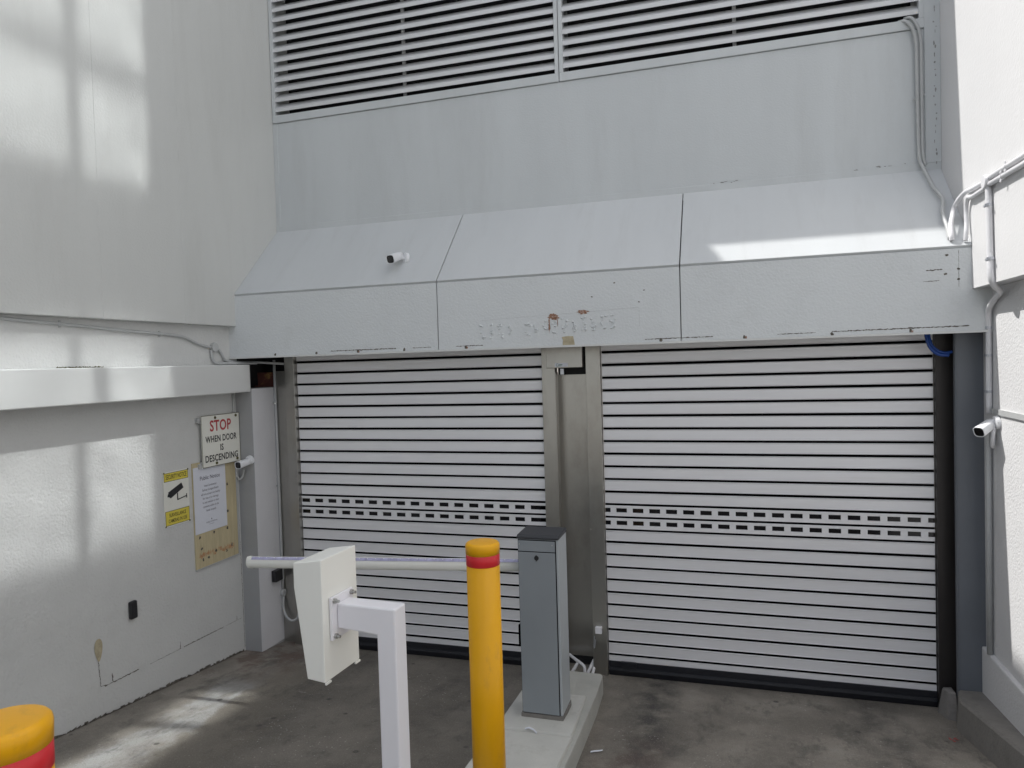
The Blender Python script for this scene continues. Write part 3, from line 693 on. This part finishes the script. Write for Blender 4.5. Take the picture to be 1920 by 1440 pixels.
# weathered board
r = empty('backing_board', (XLL, -.66, -1.73), 'weathered yellowed board with rusty screw holes behind the paper notice', 'board')
b = MB(); b.box(XLL+.001, XLL+.012, -.955, -.40, -1.73, -.80); b.build('board', m_ply, r)
b = MB(); b.box(XLL+.001, XLL+.014, -.398, -.372, -1.73, -.80); b.box(XLL+.001, XLL+.014, -.957, -.38, -1.742, -1.731); b.build('edge_strip', m_cond, r)
f = fr_wall(0, 0, XLL+.012)
b = MB()
for (u, v) in ((-.52, -1.05), (-.53, -1.30), (-.72, -1.45), (-.54, -1.45), (-.88, -1.56), (-.49, -1.62), (-.70, -1.62), (-.87, -1.66), (-.80, -1.66), (-.56, -1.66), (-.9, -1.46)):
    blob(b, u, v, .012, .014, lambda u, v: f(u, v, .0008), 10, .4)
b.build_each('screw_hole', m_crack, r)
b = MB()
ragged(b, [(-.92, -1.62), (-.45, -1.63)], .05, lambda u, v: f(u, v, .0005), .7)
b.build('rust_stain', mat('orange_stain', (.45, .24, .12), .85, var=.25, vscale=30, grime=.9, gcol=(.50, .43, .27), gscale=25, gthr=.42), r)
# paper notice
r = empty('paper_notice', (XLL, -.75, -1.42), 'white laminated Public Notice sheet below the STOP sign', 'notice')
b = MB(); b.box(XLL+.014, XLL+.017, -.952, -.545, -1.425, -.84); b.build('sheet', m_paper, r)
f = fr_wall(-.748, -1.13, XLL+.017)
wall_text([('Public Notice', 0, .185, .036, .001, .92, 1.0)], f, m_ink, 'heading', r)
lines = ['InterContinental', 'Sydney Coogee Beach', 'will not accept any liability', 'for loss of or damage', 'to any vehicle or their', 'contents whilst in the', 'hotel carpark']
wall_text([(t, 0, .115-i*.037, .0185, .0, .88, 1.0) for i, t in enumerate(lines)], f, m_ink, 'body_text', r)
wall_text([('INTERCONTINENTAL', 0, -.215, .011, 0, .9, 1.05), ('COOGEE BEACH', 0, -.235, .006, 0, .9, 1.1)], f, m_ink, 'logo_text', r)
b = MB(); b.add([f(0, -.182, .0012), f(-.006, -.190, .0012), f(0, -.200, .0012), f(.006, -.190, .0012)], [(0, 1, 2, 3)]); b.build('emblem', m_ink, r)
# black fixture
b = MB(); b.box(XLL, XLL+.035, -1.69, -1.625, -1.905, -1.765)
tag(b.build('bell_push', m_black, bevel=.012), 'small black rounded box alone on the lower left wall', 'wall box')
# small black plate on the pillar's inner face
b = MB(); b.box(-4.29, -4.24, -.16, -.05, -2.07, -1.96)
tag(b.build('door_sensor', m_black, bevel=.004), 'small black square sensor low on the inner side of the pillar', 'sensor')

# ------------------------------------------------------------------ security cameras
def bullet(loc, aim, label, k=1.0, shell=m_camw, mount=None):
    loc = Vector(loc); aim = Vector(aim).normalized()
    r = empty('security_camera', loc, label, 'security camera', 'white security cameras')
    q = aim.to_track_quat('Z', 'Y').to_matrix().to_4x4(); T = Matrix.Translation(loc) @ q
    def ring(rx, ry, z, e=3.2, n=24):
        o = []
        for i in range(n):
            a = 2*pi*i/n; c, s = cos(a), sin(a)
            o.append(T @ Vector((rx*k*abs(c)**(2/e)*(1 if c > 0 else -1), ry*k*abs(s)**(2/e)*(1 if s > 0 else -1), z*k)))
        return o
    n = 24; R = [ring(.020, .020, -.085), ring(.030, .028, -.08), ring(.034, .032, -.05), ring(.037, .036, .07), ring(.037, .036, .075), ring(.032, .031, .072)]
    b = MB(); b.add([v for g_ in R for v in g_], [(i*n+j, i*n+(j+1) % n, (i+1)*n+(j+1) % n, (i+1)*n+j) for i in range(len(R)-1) for j in range(n)]+[tuple(range(n))])
    b.build('body', shell, r, smooth=True)
    b = MB(); b.add(ring(.032, .031, .071), [tuple(range(n))]); b.add(ring(.032, .031, .060), [tuple(range(n))]); b.build('lens_window', m_lens, r)
    if mount:
        m0, m1 = Vector(mount[0]), Vector(mount[1])
        d = (m1-m0).normalized()
        b = MB(); b.tube([m0, m0+d*.012*k*2, m0+d*.03*k], [.045*k, .045*k, .03*k], 20); b.build('base', shell, r, smooth=False)
        b = MB(); b.tube([m0+d*.02*k, m1], [.018*k, .016*k], 12); b.build('bracket', shell, r, smooth=True)
    return r
sn = Vector((0, -1, 1)).normalized()
bullet((-2.80, -.27, .955), (-.12, -.94, -.32), 'white bullet camera mounted on the sloped canopy panel', 1.1, mount=((-2.735, -.155, .955), (-2.79, -.22, .965)))
bullet((-4.345, -.44, -.868), (-.06, -1, -.12), 'white bullet camera at the pillar beside the STOP sign', .95, mount=((-4.335, -.341, -.845), (-4.34, -.40, -.86)))
b = MB(); b.tube(smooth_path([(-4.40, -.36, -.93), (-4.41, -.37, -1.0), (-4.44, -.38, -1.03), (-4.465, -.385, -.98), (-4.47, -.385, -.88), (-4.47, -.385, -.22)]), .010)
tag(b.build('camera_conduit', m_cond, smooth=True), 'thin grey conduit looping from the ledge beam to the pillar camera', 'conduit')
bullet((1.645, -.515, -.535), (-.72, -.60, -.38), 'white camera on the right wall beside the blue column', 1.0, mount=((XRL, -.50, -.50), (1.63, -.50, -.52)))
b = MB(); b.tube(smooth_path([(1.70, -.50, -.54), (1.69, -.50, -.62), (1.70, -.47, -.67), (1.715, -.44, -.62), (1.715, -.42, -.52)]), .013)
tag(b.build('camera_conduit', m_condw, smooth=True), 'short white conduit loop under the right wall camera', 'conduit')

# ------------------------------------------------------------------ conduits
def pipe(name, pts, r_, m, label, saddles=(), sm=True, nrm=(1, 0, 0), k=6, sadm=None):
    rt_ = empty(name, pts[0], label, 'conduit')
    p = smooth_path(pts, k) if sm else pts
    b = MB(); b.tube(p, r_, 12); b.build('tube', m, rt_, smooth=True)
    for s in saddles:
        s = Vector(s); b = MB()
        d = min(range(len(p)-1), key=lambda i: (Vector(p[i])-s).length); t = (Vector(p[min(d+1, len(p)-1)])-Vector(p[max(0, d-1)])).normalized()
        b.tube([s-t*.009, s+t*.009], r_*1.18, 12)
        n_ = Vector(nrm); side = t.cross(n_).normalized()
        for sg in (-1, 1):
            c = s+side*sg*r_*1.6-n_*r_*.85; b.tube([c-n_*.002, c+n_*.004], .009, 8)
        b.build('saddle', sadm or m, rt_)
    return rt_
xw = XLL+.014
pipe('wall_conduit', [(xw, -9, .52), (xw, -4, .42), (xw, -2.59, .380), (xw, -1.6, .335), (xw, -1.25, .320), (xw, -1.0, .302), (xw, -.82, .245), (xw, -.66, .212)], .012, m_cond, 'grey conduit running along the left wall above the ledge beam', [(xw, -2.16, .362), (xw, -1.25, .318)])
b = MB(); b.tube([(XLL, -.62, .215), (XLL+.035, -.62, .215)], .042, 20)
jb = tag(b.build('junction_box', m_cond, bevel=.004), 'round grey junction box where the left wall conduit splits', 'junction box')
pipe('wall_conduit', [(xw, -.66, .19), (xw+.005, -.65, .11), (xw+.01, -.60, .070), (xw+.02, -.48, .068), (-4.40, -.36, .066), (-4.33, -.2, .062)], .012, m_cond, 'grey conduit dropping from the junction box onto the ledge beam')
pipe('wall_conduit', [(xw, -.58, .21), (xw, -.53, .165), (xw, -.48, .10), (xw+.01, -.42, .085), (-4.42, -.30, .075), (-4.35, -.15, .07), (-4.14, -.03, .05)], .012, m_cond, 'grey conduit curving from the junction box behind the canopy toward the door')
xp = -4.28
pipe('wall_conduit', [(xp, .0, .09), (xp, .0, -1.0), (xp, .0, -2.0), (xp, .0, -2.2)], .013, m_cond, 'grey conduit running down the inner side of the pillar', [(xp, .0, -.33), (xp, .0, -1.15), (xp, .0, -2.08)], sm=False)
b = MB(); b.tube([(-4.294, .0, -2.22), (-4.26, .0, -2.22)], .035, 16)
tag(b.build('junction_box', m_cond, bevel=.003), 'small round junction box low on the inner side of the pillar', 'junction box')
pipe('wall_conduit', [(-4.275, -.0, -2.24), (-4.27, -.02, -2.36), (-4.23, -.03, -2.45), (-4.16, -.04, -2.48), (-4.10, -.045, -2.45), (-4.08, -.045, -2.40)], .012, m_cond, 'grey flexible conduit looping from low junction box to the left guide rail')
# right wall
xr = XR-.022
pipe('wall_conduit', [(xr, -9, 1.02), (xr, -1.37, 1.06), (xr, -.82, 1.068)], .016, m_condw, 'upper one of two white conduits running level along the sunlit wall', [(xr, -1.12, 1.063)], sm=False)
pipe('wall_conduit', [(xr, -9, .975), (xr, -1.37, 1.015), (xr, -.82, 1.028)], .016, m_condw, 'lower one of two white conduits running level along the sunlit wall', [(xr, -1.05, 1.02)], sm=False)
b = MB(); b.tube([(XR, -.79, 1.05), (XR-.05, -.79, 1.05)], .042, 20)
tag(b.build('junction_box', m_condw, bevel=.004), 'round white junction box on the sunlit right wall', 'junction box')
pipe('wall_conduit', [(xr, -.80, 1.02), (xr, -.81, .8), (xr, -.82, .6), (xr, -.83, .45), (xr+.03, -.80, .39), (1.68, -.70, .36), (1.70, -.55, .33), (1.70, -.43, .27), (1.705, -.395, .18), (1.708, -.385, 0), (1.708, -.38, -.45)], .019, m_condw, 'thick white conduit dropping from the right junction box under the ledge', [(xr, -.805, .90), (xr, -.826, .56), (1.706, -.39, .14), (1.708, -.383, -.05), (1.708, -.38, -.30)], k=8, sadm=m_zinc)
pipe('wall_conduit', [(1.705, -.375, -.50), (1.705, -.37, -1.3), (1.705, -.36, -2.14)], .018, m_cond, 'grey conduit below the right camera running down to the plinth', sm=False)
pipe('wall_conduit', [(xr, -.75, 1.06), (xr, -.5, 1.07), (xr, -.36, 1.08), (1.575, -.26, 1.055), (1.553, -.21, 1.0), (1.53, -.26, .935), (1.505, -.32, .87), (1.495, -.37, .79), (1.494, -.375, .75)], .016, m_condw, 'white conduit curving from the right junction box onto the canopy', k=8)
pipe('wall_conduit', [(xr, -.75, 1.02), (xr, -.5, 1.02), (xr, -.40, 1.03), (xr, -.36, .97), (xr, -.365, .88), (1.58, -.385, .80), (1.575, -.385, .74)], .014, m_condw, 'lower white conduit bending down at the right end of the canopy', k=8)
pipe('vent_cable', [(1.33, .33, 2.58), (1.37, .285, 2.56), (1.415, .27, 2.49), (1.438, .27, 2.38), (1.442, .275, 2.2), (1.445, .275, 1.8), (1.452, .27, 1.50), (1.47, .24, 1.41), (1.484, .14, 1.30), (1.495, .05, 1.21), (1.52, -.03, 1.13), (1.522, -.08, 1.08), (1.50, -.14, 1.025), (1.487, -.21, .955), (1.487, -.30, .86), (1.487, -.36, .765)], .013, m_cond, 'left one of two grey cables dropping from the right louvre vent', [(1.443, .275, 1.95)], nrm=(0, -1, 0))
pipe('vent_cable', [(1.37, .33, 2.60), (1.41, .285, 2.58), (1.45, .27, 2.50), (1.47, .27, 2.38), (1.472, .275, 2.2), (1.473, .275, 1.8), (1.476, .27, 1.52), (1.49, .265, 1.43)], .012, m_cond, 'right one of two grey cables dropping from the right louvre vent', [(1.473, .275, 1.98)], nrm=(0, -1, 0))
b = MB(); b.add([(1.50, -.12, 1.03), (1.575, -.2, .915), (1.53, -.27, .845), (1.50, -.24, .875)], [(0, 1, 2, 3)]); 
# blue cable loop
pipe('blue_cable', [(1.372, -.18, .17), (1.375, -.19, .10), (1.39, -.20, .03), (1.42, -.205, -.015), (1.46, -.205, -.038), (1.515, -.20, -.045)], .012, m_bcable, 'bright blue cable loop hanging below the right end of the canopy')['category'] = 'cable'
pipe('blue_cable', [(1.392, -.17, .17), (1.395, -.18, .10), (1.405, -.19, .04), (1.44, -.195, -.005), (1.49, -.19, -.026), (1.54, -.18, -.02)], .010, m_bcable, 'inner thinner blue cable loop behind the other at the canopy end')['category'] = 'cable'

# ------------------------------------------------------------------ litter
def strip(pts, wd, m, name, label, cat):
    b = MB(); v = []
    for i, (x, y, hh) in enumerate(pts):
        z = gz(y)+hh; v += [(x, y-wd/2, z), (x, y+wd/2, z+.004)]
    b.add(v, [(2*i, 2*i+1, 2*i+3, 2*i+2) for i in range(len(pts)-1)])
    o = b.build(name, m); s = o.modifiers.new('solid', 'SOLIDIFY'); s.thickness = .003
    return tag(o, label, cat)
strip([(-1.31, -1.66, .178), (-1.285, -1.655, .186), (-1.25, -1.67, .184), (-1.22, -1.70, .178)], .012, m_paper, 'plastic_strip', 'curled white plastic strip on the concrete pad before the cabinet', 'litter')
strip([(-.915, -1.50, .006), (-.89, -1.49, .010), (-.86, -1.475, .010), (-.845, -1.455, .006)], .010, m_paper, 'plastic_strip', 'curled white plastic strip on the driveway beside the island', 'litter')
b = MB()
for k in range(5):
    a = random.uniform(0, 2*pi); x, y = 1.40+random.uniform(-.03, .03), -.62+random.uniform(-.03, .03); z = gz(y)
    b.add([(x, y, z+.003), (x+.03*cos(a), y+.03*sin(a), z+.012), (x+.02*cos(a+.8), y+.02*sin(a+.8), z+.006)], [(0, 1, 2)])
tag(b.build('red_litter', m_redl), 'small torn red scrap on the driveway beside the right kerb', 'litter')
